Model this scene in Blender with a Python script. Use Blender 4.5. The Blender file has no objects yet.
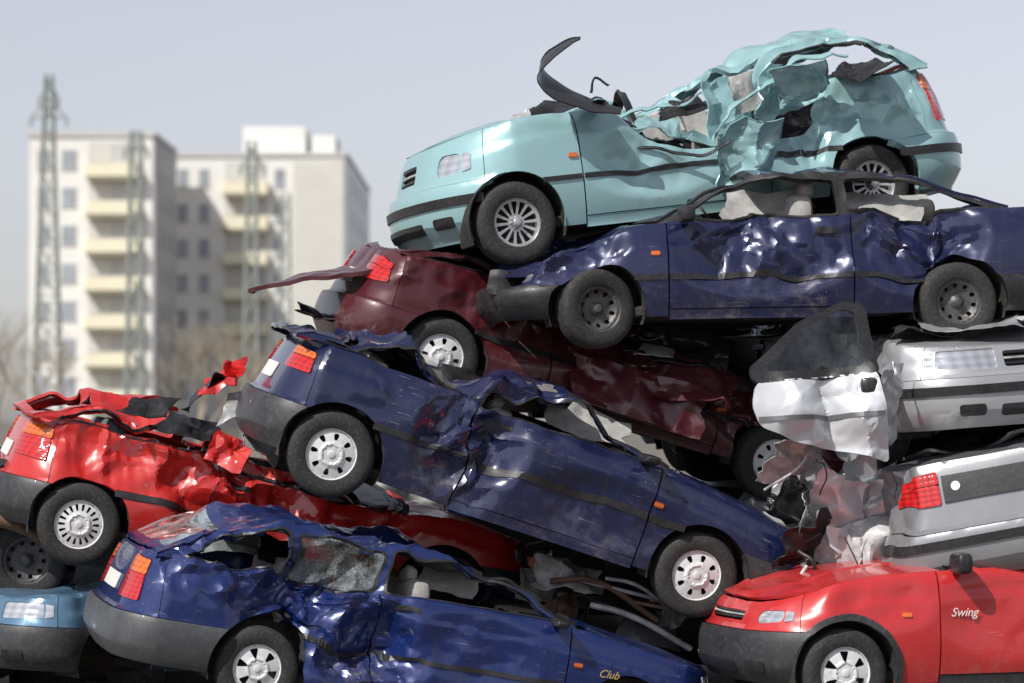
import bpy, bmesh, math, random
import numpy as np
from mathutils import Vector, Matrix
from mathutils.geometry import delaunay_2d_cdt
random.seed(7)
CAMD=19.0; CAMH=2.0
scene=bpy.context.scene
COL=scene.collection
# ------------------------------------------------------------------ materials
def newmat(name):
    m=bpy.data.materials.new(name); m.use_nodes=True
    nt=m.node_tree; b=nt.nodes['Principled BSDF']; return m,nt,b
def math_n(nt,op,a,b=None,clamp=False):
    n=nt.nodes.new('ShaderNodeMath'); n.operation=op; n.use_clamp=clamp
    for i,v in enumerate((a,b)):
        if v is None: continue
        if isinstance(v,(int,float)): n.inputs[i].default_value=v
        else: nt.links.new(v,n.inputs[i])
    return n.outputs[0]
def mixc(nt,f,a,b):
    n=nt.nodes.new('ShaderNodeMix'); n.data_type='RGBA'
    for i,v in ((0,f),(6,a),(7,b)):
        if isinstance(v,(int,float)): n.inputs[i].default_value=v
        elif isinstance(v,tuple): n.inputs[i].default_value=(*v,1) if len(v)==3 else v
        else: nt.links.new(v,n.inputs[i])
    return n.outputs[2]
def ramp(nt,src,a,b):
    n=nt.nodes.new('ShaderNodeMapRange'); n.inputs[1].default_value=a; n.inputs[2].default_value=b
    nt.links.new(src,n.inputs[0]); return n.outputs[0]
def noise_n(nt,vec,scale,detail=5,rough=.6):
    n=nt.nodes.new('ShaderNodeTexNoise'); n.inputs['Scale'].default_value=scale
    n.inputs['Detail'].default_value=detail; n.inputs['Roughness'].default_value=rough
    nt.links.new(vec,n.inputs['Vector']); return n.outputs['Fac']
def paint(name,col,metallic=.25,rough=.28,dirt=.5,coat=.7,dust=(.25,.22,.19)):
    m,nt,b=newmat(name)
    tc=nt.nodes.new('ShaderNodeTexCoord'); g=nt.nodes.new('ShaderNodeNewGeometry')
    ob=tc.outputs['Object']
    n1=noise_n(nt,ob,2.3,8,.65); n2=noise_n(nt,ob,14,6,.7); n3=noise_n(nt,ob,60,3)
    sz=nt.nodes.new('ShaderNodeSeparateXYZ'); nt.links.new(ob,sz.inputs[0])
    sn=nt.nodes.new('ShaderNodeSeparateXYZ'); nt.links.new(g.outputs['Normal'],sn.inputs[0])
    low=ramp(nt,sz.outputs[2],.52,.2)
    up=ramp(nt,sn.outputs[2],.3,1.0)
    patch=ramp(nt,n1,.44,.72); fine=ramp(nt,n2,.46,.66)
    a=math_n(nt,'MULTIPLY',low,math_n(nt,'MULTIPLY',math_n(nt,'ADD',patch,.25),math_n(nt,'ADD',fine,.25)))
    c=math_n(nt,'MULTIPLY',up,math_n(nt,'ADD',math_n(nt,'MULTIPLY',patch,.35),.10))
    d=math_n(nt,'MULTIPLY',patch,math_n(nt,'MULTIPLY',fine,.30))
    mp0=nt.nodes.new('ShaderNodeMapping'); nt.links.new(ob,mp0.inputs[0]); mp0.inputs['Scale'].default_value=(14,14,1.2)
    st=noise_n(nt,mp0.outputs[0],1.6,5,.6); run=math_n(nt,'MULTIPLY',ramp(nt,st,.56,.72),.18)
    n4=noise_n(nt,ob,34,3,.5); spl=math_n(nt,'MULTIPLY',ramp(nt,n4,.66,.70),math_n(nt,'MULTIPLY',ramp(nt,n1,.5,.62),1.2))
    f=math_n(nt,'MULTIPLY',math_n(nt,'ADD',math_n(nt,'ADD',math_n(nt,'ADD',a,c),d),math_n(nt,'ADD',run,spl)),dirt,True)
    mp=nt.nodes.new('ShaderNodeMapping'); nt.links.new(ob,mp.inputs[0]); mp.inputs['Scale'].default_value=(1.5,8,40); mp.inputs['Rotation'].default_value=(0.2,.35,.1)
    sc=noise_n(nt,mp.outputs[0],3,4,.7); scr=math_n(nt,'MULTIPLY',ramp(nt,sc,.64,.67),math_n(nt,'MULTIPLY',ramp(nt,n1,.48,.6),.55),True)
    tone=mixc(nt,ramp(nt,n1,.3,.7),tuple(x*.92 for x in col),tuple(min(1,x*1.06) for x in col))
    colr=mixc(nt,f,tone,dust)
    colr=mixc(nt,scr,colr,(.40,.40,.40))
    nt.links.new(colr,b.inputs['Base Color'])
    b.inputs['Metallic'].default_value=metallic
    nt.links.new(math_n(nt,'ADD',math_n(nt,'MULTIPLY',f,.6),rough,True),b.inputs['Roughness'])
    nt.links.new(math_n(nt,'MULTIPLY',math_n(nt,'SUBTRACT',1.0,math_n(nt,'MULTIPLY',f,1.6,True)),coat,True),b.inputs['Coat Weight'])
    b.inputs['Coat Roughness'].default_value=.06
    bp=nt.nodes.new('ShaderNodeBump'); bp.inputs['Strength'].default_value=.06; bp.inputs['Distance'].default_value=.01
    nt.links.new(math_n(nt,'ADD',math_n(nt,'MULTIPLY',n2,.6),math_n(nt,'MULTIPLY',n3,.15)),bp.inputs['Height'])
    nt.links.new(bp.outputs[0],b.inputs['Normal'])
    return m
def plain(name,col,rough=.6,metallic=0,var=.35,scale=6,bump=.2,coat=0,dust=.25):
    m,nt,b=newmat(name); tc=nt.nodes.new('ShaderNodeTexCoord'); ob=tc.outputs['Object']
    n1=noise_n(nt,ob,scale,8,.65); n2=noise_n(nt,ob,scale*6,4,.6)
    t=mixc(nt,ramp(nt,n1,.3,.7),tuple(x*(1-var) for x in col),tuple(min(1,x*(1+var)) for x in col))
    if dust: t=mixc(nt,math_n(nt,'MULTIPLY',ramp(nt,n2,.5,.7),dust),t,(.25,.22,.19))
    nt.links.new(t,b.inputs['Base Color']); b.inputs['Metallic'].default_value=metallic
    nt.links.new(math_n(nt,'ADD',math_n(nt,'MULTIPLY',n1,.25),rough-.12,True),b.inputs['Roughness'])
    b.inputs['Coat Weight'].default_value=coat
    if bump:
        bp=nt.nodes.new('ShaderNodeBump'); bp.inputs['Strength'].default_value=bump; bp.inputs['Distance'].default_value=.01
        nt.links.new(n2,bp.inputs['Height']); nt.links.new(bp.outputs[0],b.inputs['Normal'])
    return m
def lens(name,col,metallic=0,rough=.12,freq=60,lo=.55):
    m,nt,b=newmat(name); tc=nt.nodes.new('ShaderNodeTexCoord')
    w=nt.nodes.new('ShaderNodeTexWave'); w.inputs['Scale'].default_value=freq/6; w.bands_direction='Z'; nt.links.new(tc.outputs['Object'],w.inputs[0])
    w2=nt.nodes.new('ShaderNodeTexWave'); w2.inputs['Scale'].default_value=freq/9; w2.bands_direction='Y'; nt.links.new(tc.outputs['Object'],w2.inputs[0])
    s=math_n(nt,'ADD',w.outputs['Fac'],w2.outputs['Fac'])
    t=mixc(nt,ramp(nt,s,.2,1.8),tuple(x*lo for x in col),col); nt.links.new(t,b.inputs['Base Color'])
    b.inputs['Metallic'].default_value=metallic; b.inputs['Roughness'].default_value=rough; b.inputs['Coat Weight'].default_value=1; b.inputs['Coat Roughness'].default_value=.03
    bp=nt.nodes.new('ShaderNodeBump'); bp.inputs['Strength'].default_value=.35; bp.inputs['Distance'].default_value=.006
    nt.links.new(s,bp.inputs['Height']); nt.links.new(bp.outputs[0],b.inputs['Normal'])
    return m
def glassmat(name,craze):
    m,nt,b=newmat(name); out=nt.nodes['Material Output']
    tr=nt.nodes.new('ShaderNodeBsdfTransparent'); tr.inputs[0].default_value=(.55,.61,.60,1)
    gl=nt.nodes.new('ShaderNodeBsdfGlossy'); gl.inputs['Roughness'].default_value=.04; gl.inputs[0].default_value=(.9,.95,.95,1)
    fr=nt.nodes.new('ShaderNodeFresnel'); fr.inputs[0].default_value=1.5
    tc=nt.nodes.new('ShaderNodeTexCoord'); n1=noise_n(nt,tc.outputs['Object'],5,8,.7)
    f=math_n(nt,'ADD',fr.outputs[0],math_n(nt,'MULTIPLY',ramp(nt,n1,.4,.7),.12),True)
    mx=nt.nodes.new('ShaderNodeMixShader'); nt.links.new(f,mx.inputs[0]); nt.links.new(tr.outputs[0],mx.inputs[1]); nt.links.new(gl.outputs[0],mx.inputs[2])
    o=mx.outputs[0]
    if craze:
        v=nt.nodes.new('ShaderNodeTexVoronoi'); v.feature='DISTANCE_TO_EDGE'; v.inputs['Scale'].default_value=95; nt.links.new(tc.outputs['Object'],v.inputs['Vector'])
        df=nt.nodes.new('ShaderNodeBsdfDiffuse'); df.inputs[0].default_value=(.42,.47,.48,1)
        e=math_n(nt,'MULTIPLY',math_n(nt,'ADD',ramp(nt,v.outputs['Distance'],.10,.02),.15),math_n(nt,'MULTIPLY',ramp(nt,n1,.40,.6),.8),True)
        m2=nt.nodes.new('ShaderNodeMixShader'); nt.links.new(e,m2.inputs[0]); nt.links.new(o,m2.inputs[1]); nt.links.new(df.outputs[0],m2.inputs[2]); o=m2.outputs[0]
    nt.links.new(o,out.inputs[0]); return m
M={}
M['teal']=paint('paint_light_teal',(.28,.47,.49),.2,.3,.3)
M['navy']=paint('paint_navy',(.006,.011,.054),.1,.25,.30)
M['indigo']=paint('paint_indigo',(.009,.014,.062),.25,.28,.35)
M['blue']=paint('paint_blue',(.006,.020,.115),.25,.27,.30)
M['red']=paint('paint_red',(.48,.014,.011),.0,.34,.4)
M['red2']=paint('paint_coral_red',(.46,.022,.024),.0,.3,.25)
M['maroon']=paint('paint_maroon',(.065,.006,.011),.1,.38,.35,.45)
M['silver']=paint('paint_silver',(.40,.41,.43),.4,.34,.4)
M['grey']=paint('paint_grey_metallic',(.24,.245,.26),.45,.34,.4)
M['white']=paint('paint_pale_silver',(.55,.57,.60),.15,.36,.30,.5)
M['sky']=paint('paint_steel_blue',(.08,.17,.27),.3,.3,.3)
M['dark']=paint('paint_dark_grey',(.03,.032,.036),.3,.4,.4)
M['bump']=plain('bumper_plastic',(.026,.028,.032),.5,0,.25,5,.1,.1,.12)
M['bumpg']=plain('bumper_plastic_grey',(.055,.059,.066),.5,0,.22,5,.1,.1,.12)
M['trim']=plain('black_trim',(.014,.014,.016),.45,0,.3,8,.1,.1,.08)
M['under']=plain('underbody',(.020,.018,.016),.85,0,.5,7,.6,0,.15)
M['cloth']=plain('seat_cloth',(.10,.105,.12),.95,0,.3,12,.5,0,.15)
M['cloth2']=plain('light_lining',(.32,.315,.305),.95,0,.3,8,.4,0,.2)
M['lining']=plain('headlining',(.12,.12,.12),.95,0,.3,8,.4,0,.2)
M['tyre']=plain('tyre_rubber',(.020,.020,.020),.8,0,.3,9,.3,0,.14)
M['hub']=plain('hubcap_white',(.62,.63,.64),.35,0,.1,6,.05,.3,.22)
M['alloy']=plain('alloy_silver',(.45,.45,.46),.35,.6,.12,6,.05,.2,.3)
M['steel']=plain('wheel_steel',(.09,.09,.09),.5,.5,.4,12,.2,0,.3)
M['rust']=plain('rusty_steel',(.14,.085,.055),.75,.3,.5,10,.5,0,.3)
M['bare']=plain('torn_bare_metal',(.38,.385,.39),.5,.15,.45,9,.3,0,.25)
M['plate']=plain('number_plate',(.7,.7,.66),.4,0,.05,6,0,.2,.1)
M['gold']=plain('decal_gold',(.45,.33,.12),.5,0,.05,6,0,0,0)
M['tred']=lens('tail_lamp_red',(.58,.012,.010)); M['tamb']=lens('lamp_amber',(.75,.15,.02)); M['head']=lens('headlamp_lens',(.55,.58,.62),.5,.1,40,.7)
M['glass']=glassmat('window_glass',False); M['craze']=glassmat('crazed_glass',True)
# ------------------------------------------------------------------ helpers
def tri(a): return 4*np.abs(a-np.floor(a+.5))-1
def folds(P,f,seed):
    rs=np.random.RandomState(seed); ts=[]
    for i in range(6):
        d=rs.normal(size=3); d/=np.linalg.norm(d); e=rs.normal(size=3); e/=np.linalg.norm(e)
        ff=f*rs.uniform(.55,1.3)
        ts.append(tri(P@d*ff+rs.uniform()+.12*tri(P@e*ff*1.3+rs.uniform())))
    return .5*ts[0]+.35*np.maximum(ts[1],ts[2])-.3*np.abs(ts[3])+.3*np.minimum(ts[4],ts[5])
def wob(P,f,seed):
    rs=np.random.RandomState(seed); out=np.zeros(len(P))
    for i in range(5):
        d=rs.normal(size=3); out+=np.sin(P@d*f+rs.uniform()*6.28)
    return out/3
def resample(poly,res):
    out=[]; n=len(poly)
    for i in range(n):
        a=np.array(poly[i],float); b=np.array(poly[(i+1)%n],float); L=np.linalg.norm(b-a)
        if L<1e-5: continue
        k=max(1,int(round(L/res)))
        for j in range(k): out.append(tuple(a+(b-a)*j/k))
    return out
def pip(X,Y,poly):
    ins=np.zeros(len(X),bool); n=len(poly)
    for i in range(n):
        x1,y1=poly[i]; x2,y2=poly[(i+1)%n]
        if y1==y2: continue
        ins^=((y1>Y)!=(y2>Y))&(X<(x2-x1)*(Y-y1)/(y2-y1)+x1)
    return ins
def rnd(poly,r,n=4):
    out=[]; m=len(poly)
    for i in range(m):
        p0=Vector(poly[i-1]); p=Vector(poly[i]); p1=Vector(poly[(i+1)%m])
        a=(p0-p); b=(p1-p); la=a.length; lb=b.length
        rr=min(r,la*.45,lb*.45); a=p+a/la*rr; b=p+b/lb*rr
        for k in range(n+1):
            t=k/n; q=a*(1-t)**2+p*2*t*(1-t)+b*t*t; out.append((q.x,q.y))
    return out
def tri2d(outer,holes,res):
    outer=resample(outer,res); holes=[resample(h,res) for h in holes]
    pts=list(outer); edges=[(i,(i+1)%len(outer)) for i in range(len(outer))]
    for h in holes:
        b=len(pts); pts+=h; edges+=[(b+i,b+(i+1)%len(h)) for i in range(len(h))]
    B=np.array(pts); mn=B.min(0); mx=B.max(0)
    rs=np.random.RandomState(3)
    gx=[];gy=[]; row=0; y=mn[1]
    while y<mx[1]:
        xs=np.arange(mn[0]+(row%2)*res/2,mx[0],res); gx.append(xs); gy.append(np.full(len(xs),y)); y+=res*.866; row+=1
    if gx:
        X=np.concatenate(gx);Y=np.concatenate(gy)
        X=X+rs.uniform(-.12,.12,len(X))*res; Y=Y+rs.uniform(-.12,.12,len(X))*res
        k=pip(X,Y,outer)
        for h in holes: k&=~pip(X,Y,h)
        X=X[k];Y=Y[k]
        if len(X):
            d=np.full(len(X),9.)
            for i in range(0,len(B),200):
                c=B[i:i+200]; d=np.minimum(d,np.sqrt((X[:,None]-c[:,0])**2+(Y[:,None]-c[:,1])**2).min(1))
            k=d>.62*res; pts+=list(zip(X[k],Y[k]))
    r=delaunay_2d_cdt([Vector((float(a),float(b))) for a,b in pts],edges,[],0,1e-6)
    V=np.array([tuple(v) for v in r[0]]); F=np.array([f for f in r[2] if len(f)==3])
    C=V[F].mean(1); k=pip(C[:,0],C[:,1],outer)
    for h in holes: k&=~pip(C[:,0],C[:,1],h)
    F=F[k]; used=np.unique(F); mp=-np.ones(len(V),int); mp[used]=np.arange(len(used))
    return V[used],mp[F]
def mkobj(name,P,F,mat,parent,rim=0.0,center=None,world=False,sharp=24):
    bm=bmesh.new(); vs=[bm.verts.new(tuple(map(float,p))) for p in P]
    for f in F:
        try: bm.faces.new([vs[i] for i in f])
        except ValueError: pass
    bm.normal_update()
    if center is not None and rim>0:
        bmesh.ops.recalc_face_normals(bm,faces=bm.faces)
        bm.normal_update()
        s=0
        for f in bm.faces:
            c=f.calc_center_median(); q=Vector((c.x-center[0]*c.x,c.y,c.z-center[2])); s+=f.normal.dot(q)*f.calc_area()
        if s<0:
            bmesh.ops.reverse_faces(bm,faces=bm.faces); bm.normal_update()
        be=[e for e in bm.edges if e.is_boundary]
        co={tuple(round(a,6) for a in v.co):v.normal.copy() for e in be for v in e.verts}
        ret=bmesh.ops.extrude_edge_only(bm,edges=be)
        nv=[g for g in ret['geom'] if isinstance(g,bmesh.types.BMVert)]
        for v in nv:
            n=co.get(tuple(round(a,6) for a in v.co))
            if n is not None: v.co-=n*rim
        for e in be: e.smooth=False
    for f in bm.faces: f.smooth=True
    bm.normal_update()
    ca=math.radians(sharp)
    for e in bm.edges:
        if len(e.link_faces)==2 and e.calc_face_angle(0)>ca: e.smooth=False
    me=bpy.data.meshes.new(name); bm.to_mesh(me); bm.free(); me.materials.append(mat)
    o=bpy.data.objects.new(name,me); COL.objects.link(o)
    if parent: 
        o.parent=parent
        if world: o.matrix_parent_inverse=parent.matrix_world.inverted()
    return o
def sqbox(c,size,p=5,n=6):
    P=[];F=[]; idx={}
    def vid(a):
        k=tuple(np.round(a,5))
        if k not in idx: idx[k]=len(P); P.append(a)
        return idx[k]
    for ax in range(3):
        for s in (-1,1):
            for i in range(n):
                for j in range(n):
                    q=[]
                    for di,dj in ((0,0),(1,0),(1,1),(0,1)):
                        a=np.zeros(3); a[ax]=s; a[(ax+1)%3]=-1+2*(i+di)/n; a[(ax+2)%3]=-1+2*(j+dj)/n; q.append(vid(a))
                    F.append(q if s>0 else q[::-1])
    P=np.array(P); P=P/((np.abs(P)**p).sum(1)**(1/p))[:,None]
    return P*np.array(size)/2+np.array(c),F
def lathe(prof,n=48):
    P=[];F=[]; m=len(prof)
    for i in range(n):
        a=2*math.pi*i/n
        for r,y in prof: P.append((r*math.cos(a),y,r*math.sin(a)))
    for i in range(n):
        for j in range(m-1):
            F.append((i*m+j,i*m+j+1,((i+1)%n)*m+j+1,((i+1)%n)*m+j))
    return np.array(P),F
CAP={}
def capmesh(style):
    if style in CAP: return CAP[style]
    R=.168; outer=[(R*math.cos(a),R*math.sin(a)) for a in np.linspace(0,2*math.pi,64,endpoint=False)]
    holes=[]
    def wedge(a,r1,r2,h1,h2,rr=.008):
        return rnd([(r1*math.cos(a-h1),r1*math.sin(a-h1)),(r2*math.cos(a-h2),r2*math.sin(a-h2)),(r2*math.cos(a+h2),r2*math.sin(a+h2)),(r1*math.cos(a+h1),r1*math.sin(a+h1))],rr,3)
    if style=='oval': 
        for i in range(8): holes.append(wedge(2*math.pi*i/8,.095,.14,.10,.15,.02))
    elif style=='many':
        for i in range(18): holes.append(wedge(2*math.pi*i/18,.095,.14,.065,.075,.008))
    elif style=='spoke':
        for i in range(14): holes.append(wedge(2*math.pi*i/14,.06,.148,.10,.145,.01))
    elif style=='steel':
        for i in range(10): holes.append(wedge(2*math.pi*i/10,.105,.135,.13,.12,.012))
    elif style=='tri':
        for i in range(6): holes.append(wedge(2*math.pi*i/6,.075,.143,.09,.22,.015))
    V,F=tri2d(outer,holes,.012)
    r=np.hypot(V[:,0],V[:,1])/R
    if style=='steel': y=.02+.035*np.clip((r-.55)/.3,0,1)**2-.0+.03*np.clip(1-r/.3,0,1)**.5
    elif style=='spoke': y=.045+.02*r**2+.02*(r<.25)
    else: y=.058+.024*(1-r**2)+.008*(np.abs(r-.42)<.06)-.012*(r>.95)
    P=np.stack([V[:,0],y,V[:,1]],1); CAP[style]=(P,F); return CAP[style]
def wheel(parent,pos,sgn,r,style,capm,rot=0,steer=0,camber=0,name='wheel'):
    k=r/.285
    prof=[(.165,.066),(.172,.08),(.20,.088),(.235,.089),(.262,.083),(.277,.072),(.284,.058)]
    for a in (.036,.012,-.012,-.036): prof+=[(.2855,a+.008),(.277,a+.004),(.277,a-.004),(.2855,a-.008)]
    prof+=[(.284,-.058),(.277,-.072),(.262,-.083),(.2,-.088),(.165,-.07)]
    Mx=Matrix.Translation(pos)@Matrix.Rotation(steer,4,'Z')@Matrix.Rotation(camber,4,'X')@Matrix.Rotation(rot,4,'Y')@Matrix.Diagonal((k,sgn*1.0,k,1))
    def tr(P): return np.array([tuple(Mx@Vector(p)) for p in P])
    P,F=lathe(prof,56); mkobj(name+'_tyre',tr(P),F,M['tyre'],parent,sharp=30)
    P,F=lathe([(.170,.072),(.166,.074),(.160,.066),(.156,.04),(.15,-.07)],40); mkobj(name+'_rim',tr(P),F,M['steel'] if style=='steel' else capm,parent)
    P,F=lathe([(.158,-.0),(.09,.01),(.05,.02),(.001,.02)],32); mkobj(name+'_brake_disc',tr(P),F,M['under'],parent)
    P,F=capmesh(style); mkobj(name+'_cap',tr(P),F,capm,parent,sharp=35)
    P,F=sqbox((0,.078 if style!='steel' else .055,0),(.06,.02,.06),2.5,4); mkobj(name+'_hub',tr(P),F,capm,parent)

class Car:
    D=dict(wb=2.45,fo=.74,ro=.55,W=1.6,H=1.35,r=.27,sill=.20,Rf=.36,Rr=.30,bowf=.10,bowr=.05,bt=.50,bb=.2,
      sh=[(-1.8,.91),(-1.0,.92),(.5,.885),(.9,.86),(1.97,.70)],xA0=.86,xA1=.12,xC1=-1.2,xC0=-1.66,
      doors=[(-.50,.78)],pil=[-.5],tumble=.36,fz=(.54,.66),fs=(.36,.72),lr=.025,grille=.30,tz=(.62,.84),ts=(.42,.86),
      bump='bump',bstrip=False,mould=(.50,.545),arch=.055,res=.03,glass=(),gm='glass',screen=False,rscreen=False,cap='oval',capm='hub',wheels='FfRr',
      ops=[],plate=True,skip=(),frame='paint',crown=.045,steer=0,archtrim=False,tail2=True,mirror=True,seat='cloth',rot=0.4,lin='lining',roofx=None,edge=24,band=False)
    n=0
    def __init__(s,mat,face,**k):
        for a,v in Car.D.items(): setattr(s,a,v)
        for a,v in k.items(): setattr(s,a,v)
        Car.n+=1; s.seed=Car.n*17
        s.mat=M[mat]; s.ns=1 if face=='L' else -1; s.face=face
        s.hw=s.W/2; s.xf=s.wb/2+s.fo; s.xr=-s.wb/2-s.ro; s.ra=s.r+s.arch
        xs=np.linspace(s.xr-.1,s.xf+.1,240); a=np.interp(xs,[p[0] for p in s.sh],[p[1] for p in s.sh])
        ker=np.hanning(23); ker/=ker.sum(); a=np.convolve(np.pad(a,11,'edge'),ker,'valid'); s._zx=xs; s._zz=a
        pts=[]
        for y in np.concatenate([np.linspace(0,s.hw-s.Rf,12,endpoint=False),s.hw-s.Rf+s.Rf*np.sin(np.linspace(0,math.pi/2,24))]):
            e=max(0,(y-(s.hw-s.Rf))/s.Rf); pts.append((s.xf-s.bowf*(y/s.hw)**2-s.Rf*.8*(1-math.sqrt(max(0,1-e*e))),y))
        xs0=pts[-1][0]; back=[]
        for y in np.concatenate([np.linspace(0,s.hw-s.Rr,12,endpoint=False),s.hw-s.Rr+s.Rr*np.sin(np.linspace(0,math.pi/2,24))]):
            e=max(0,(y-(s.hw-s.Rr))/s.Rr); back.append((s.xr+s.bowr*(y/s.hw)**2+s.Rr*.8*(1-math.sqrt(max(0,1-e*e))),y))
        xs1=back[-1][0]
        for x in np.linspace(xs0,xs1,60)[1:-1]: pts.append((x,s.hw))
        pts+=back[::-1]; A=np.array(pts)
        xm=(s.xf+s.xr)/2; hl=(s.xf-s.xr)/2
        A[:,1]*=1-.05*np.abs((A[:,0]-xm)/hl)**3
        d=np.r_[0,np.cumsum(np.hypot(*np.diff(A,axis=0).T))]
        i0=np.argmin(np.abs(A[35:95,0]))+35
        sv=-(d-d[i0])+A[i0,0]
        t=np.gradient(A,axis=0); nx=-t[:,1]; ny=t[:,0]; L=np.hypot(nx,ny); nx/=L; ny/=L
        nx=np.where(A[:,0]>0,np.abs(nx),-np.abs(nx)); ny=np.abs(ny)
        o=np.argsort(sv); s.st=sv[o]; s.xt=A[o,0]; s.yt=A[o,1]; s.nxt=nx[o]; s.nyt=ny[o]
        s.nyt[0]=s.nyt[-1]=0; s.sfc=s.st[-1]; s.src=s.st[0]
        s.Hr=s.H-.045
        zn=float(s.zs(s.xf)); zt=float(s.zs(s.xr))
        s.fp=([.2,.3,s.bt,s.bt+.02,zn,1.2],[.05,0,0,.03,.09,.12]); s.rp=([.2,.3,s.bt,s.bt+.02,zt,1.3],[.05,0,0,.035,.13,.16])
        s.e=bpy.data.objects.new('wrecked_car',None); COL.objects.link(s.e)
    def zs(s,x): return np.interp(x,s._zx,s._zz)
    def S(s,u,z,off=0.,top=None):
        u=np.array(u,float); z=np.array(z,float); fl=np.ones_like(u)
        m=u>s.sfc; u=np.where(m,2*s.sfc-u,u); fl=np.where(m,-1,fl)
        m=u<s.src; u=np.where(m,2*s.src-u,u); fl=np.where(m,-1,fl)
        x=np.interp(u,s.st,s.xt); y=np.interp(u,s.st,s.yt); nx=np.interp(u,s.st,s.nxt); ny=np.interp(u,s.st,s.nyt)
        zz=s.zs(x); low=np.clip((.5-z)/.3,0,1); up=np.clip((z-.5)/(zz-.5),0,1)
        side=.045*low**2+.03*up**2+.045*up**9+.012*(up>.0)*np.clip((zz-.17-z)/-.03,0,1)
        end=np.where(nx>0,np.interp(z,*s.fp),np.interp(z,*s.rp))
        ins=side*np.abs(ny)+(end+.02*up**6)*np.abs(nx)-off
        return np.stack([x-nx*ins,fl*(y-ny*ins),z],1)
    def gy(s,x,z):
        xg=(s.xA1+s.xC1)/2
        return s.hw-.085-s.tumble*(z-s.zs(x))-.045*((x-xg)/1.2)**2
    def rh(s,x):
        xg=(s.xA1+s.xC1)/2; h=(s.xA1-s.xC1)/2
        return s.Hr-.035*((x-xg)/h)**2
    def deform(s,P):
        P=np.array(P,float); x=P[:,0].copy(); y=P[:,1].copy(); z=P[:,2].copy(); ns=s.ns
        for i,op in enumerate(s.ops):
            Q=np.stack([x,y,z],1)
            if op[0]=='crush':
                _,kl,amp,bul,sx,lean=op
                zb=s.zs(x)-.03; h=np.maximum(z-zb,0); k=np.interp(x,[a[0] for a in kl],[a[1] for a in kl])
                t=np.clip(h/(s.H-zb),0,1.2); f=folds(P,1.8,s.seed+i); f2=folds(P,1.2,s.seed+i+5); f3=folds(P,4.,s.seed+9+i)
                z=np.where(h>0,zb+h*k+amp*(1-k)*t*(f+.12*f3)*1.2,z)
                y=y+np.sign(y)*bul*(1-k)*np.sin(np.pi*np.clip(t,0,1))*(.5+.6*f2)+ns*lean*(1-k)*t+amp*.5*(1-k)*t*f2
                x=x+sx*(1-k)*t+amp*.5*(1-k)*t*folds(P,1.5,s.seed+i+8)
            elif op[0]=='dent':
                _,c,r,d,cr=op
                q=((x-c[0])/r[0])**2+((y*ns-c[1])/r[1])**2+((z-c[2])/r[2])**2
                w=np.clip(1-q,0,1); w=w*w*(3-2*w)
                f=folds(Q,2.2,s.seed+i*3); g=folds(Q,5.0,s.seed+i*3+1); h=folds(Q,1.8,s.seed+i*3+2)
                x=x+w*(d[0]+cr*.6*(h)); y=y+ns*w*(d[1]+cr*(f+.28*g)); z=z+w*(d[2]+cr*.7*(h+.2*g))
        Q=np.stack([x,y,z],1); w=wob(Q,5,s.seed)*.003+folds(Q,.9,s.seed+77)*.006
        y=y+w; z=z+.5*w
        return np.stack([x,y,z],1)
    def pan(s,name,mat,outer,fn,holes=(),rim=.012,res=None,both=True):
        V,F=tri2d(outer,holes,res or s.res)
        P0=fn(V[:,0],V[:,1])
        for sg in ((1,-1) if both else (1,)):
            P=P0.copy(); P[:,1]*=sg
            if both and name in s.skip and sg==s.ns: continue
            if name in s.skip and not both: continue
            mkobj(name,s.deform(P),F,mat,s.e,rim=rim,center=(.5,0,.45),sharp=s.edge)
    def box(s,name,mat,c,size,p=5,n=6):
        P,F=sqbox(c,size,p,n); mkobj(name,s.deform(P),F,mat,s.e)
    def topedge(s,a,b,n=24,dz=0):
        u=np.linspace(a,b,n); uu=np.where(u>s.sfc,2*s.sfc-u,np.where(u<s.src,2*s.src-u,u))
        return [(float(q),float(s.zs(np.interp(w,s.st,s.xt))+dz)) for q,w in zip(u,uu)]
    def build(s):
        g=.005; ax=s.wb/2; az=s.r; ra=s.ra; S=s.S
        def arc(cx,a1,a2,n=18): return [(cx+ra*math.cos(a),az+ra*math.sin(a)) for a in np.linspace(a1,a2,n)]
        dxb=math.sqrt(ra**2-(s.bt-az)**2)
        ab=math.asin((s.bt-az)/ra); asl=math.asin((s.sill-az)/ra); abb=math.asin((s.bb-az)/ra)
        xd0=max(d[1] for d in s.doors); xq=min(d[0] for d in s.doors)
        sh=max(s.sfc-.82,ax+dxb+.03); stt=min(s.src+.92,-ax-dxb-.03)
        poly=[(xd0+g,s.sill)]+s.topedge(xd0+g,sh-g)+[(sh-g,s.bt+g)]+arc(ax,ab,math.pi-asl)
        s.pan('fender',s.mat,poly,S,rim=.02)
        poly=[(xq-g,s.sill)]+s.topedge(xq-g,stt+g)+[(stt+g,s.bt+g)]+arc(-ax,math.pi-ab,asl)
        s.pan('rear_quarter',s.mat,poly,S,rim=.02)
        for i,(a,b) in enumerate(s.doors):
            poly=[(b-g,s.sill+.05)]+s.topedge(b-g,a+g)+[(a+g,s.sill+.05)]
            s.pan('door',s.mat,poly,S,rim=.018)
            s.pan('door_handle',M['trim'],rnd([(a+.10,s.zs(a)-.12),(a+.24,s.zs(a)-.12),(a+.24,s.zs(a)-.085),(a+.10,s.zs(a)-.085)],.012),lambda u,v:S(u,v,.016),rim=.02,res=.02)
            s.pan('door_card',M['trim'],[(b-.03,s.sill+.06)]+s.topedge(b-.03,a+.03,12,-.03)+[(a+.03,s.sill+.06)],lambda u,v:S(u,v,-.10),rim=.0,res=.07)
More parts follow.
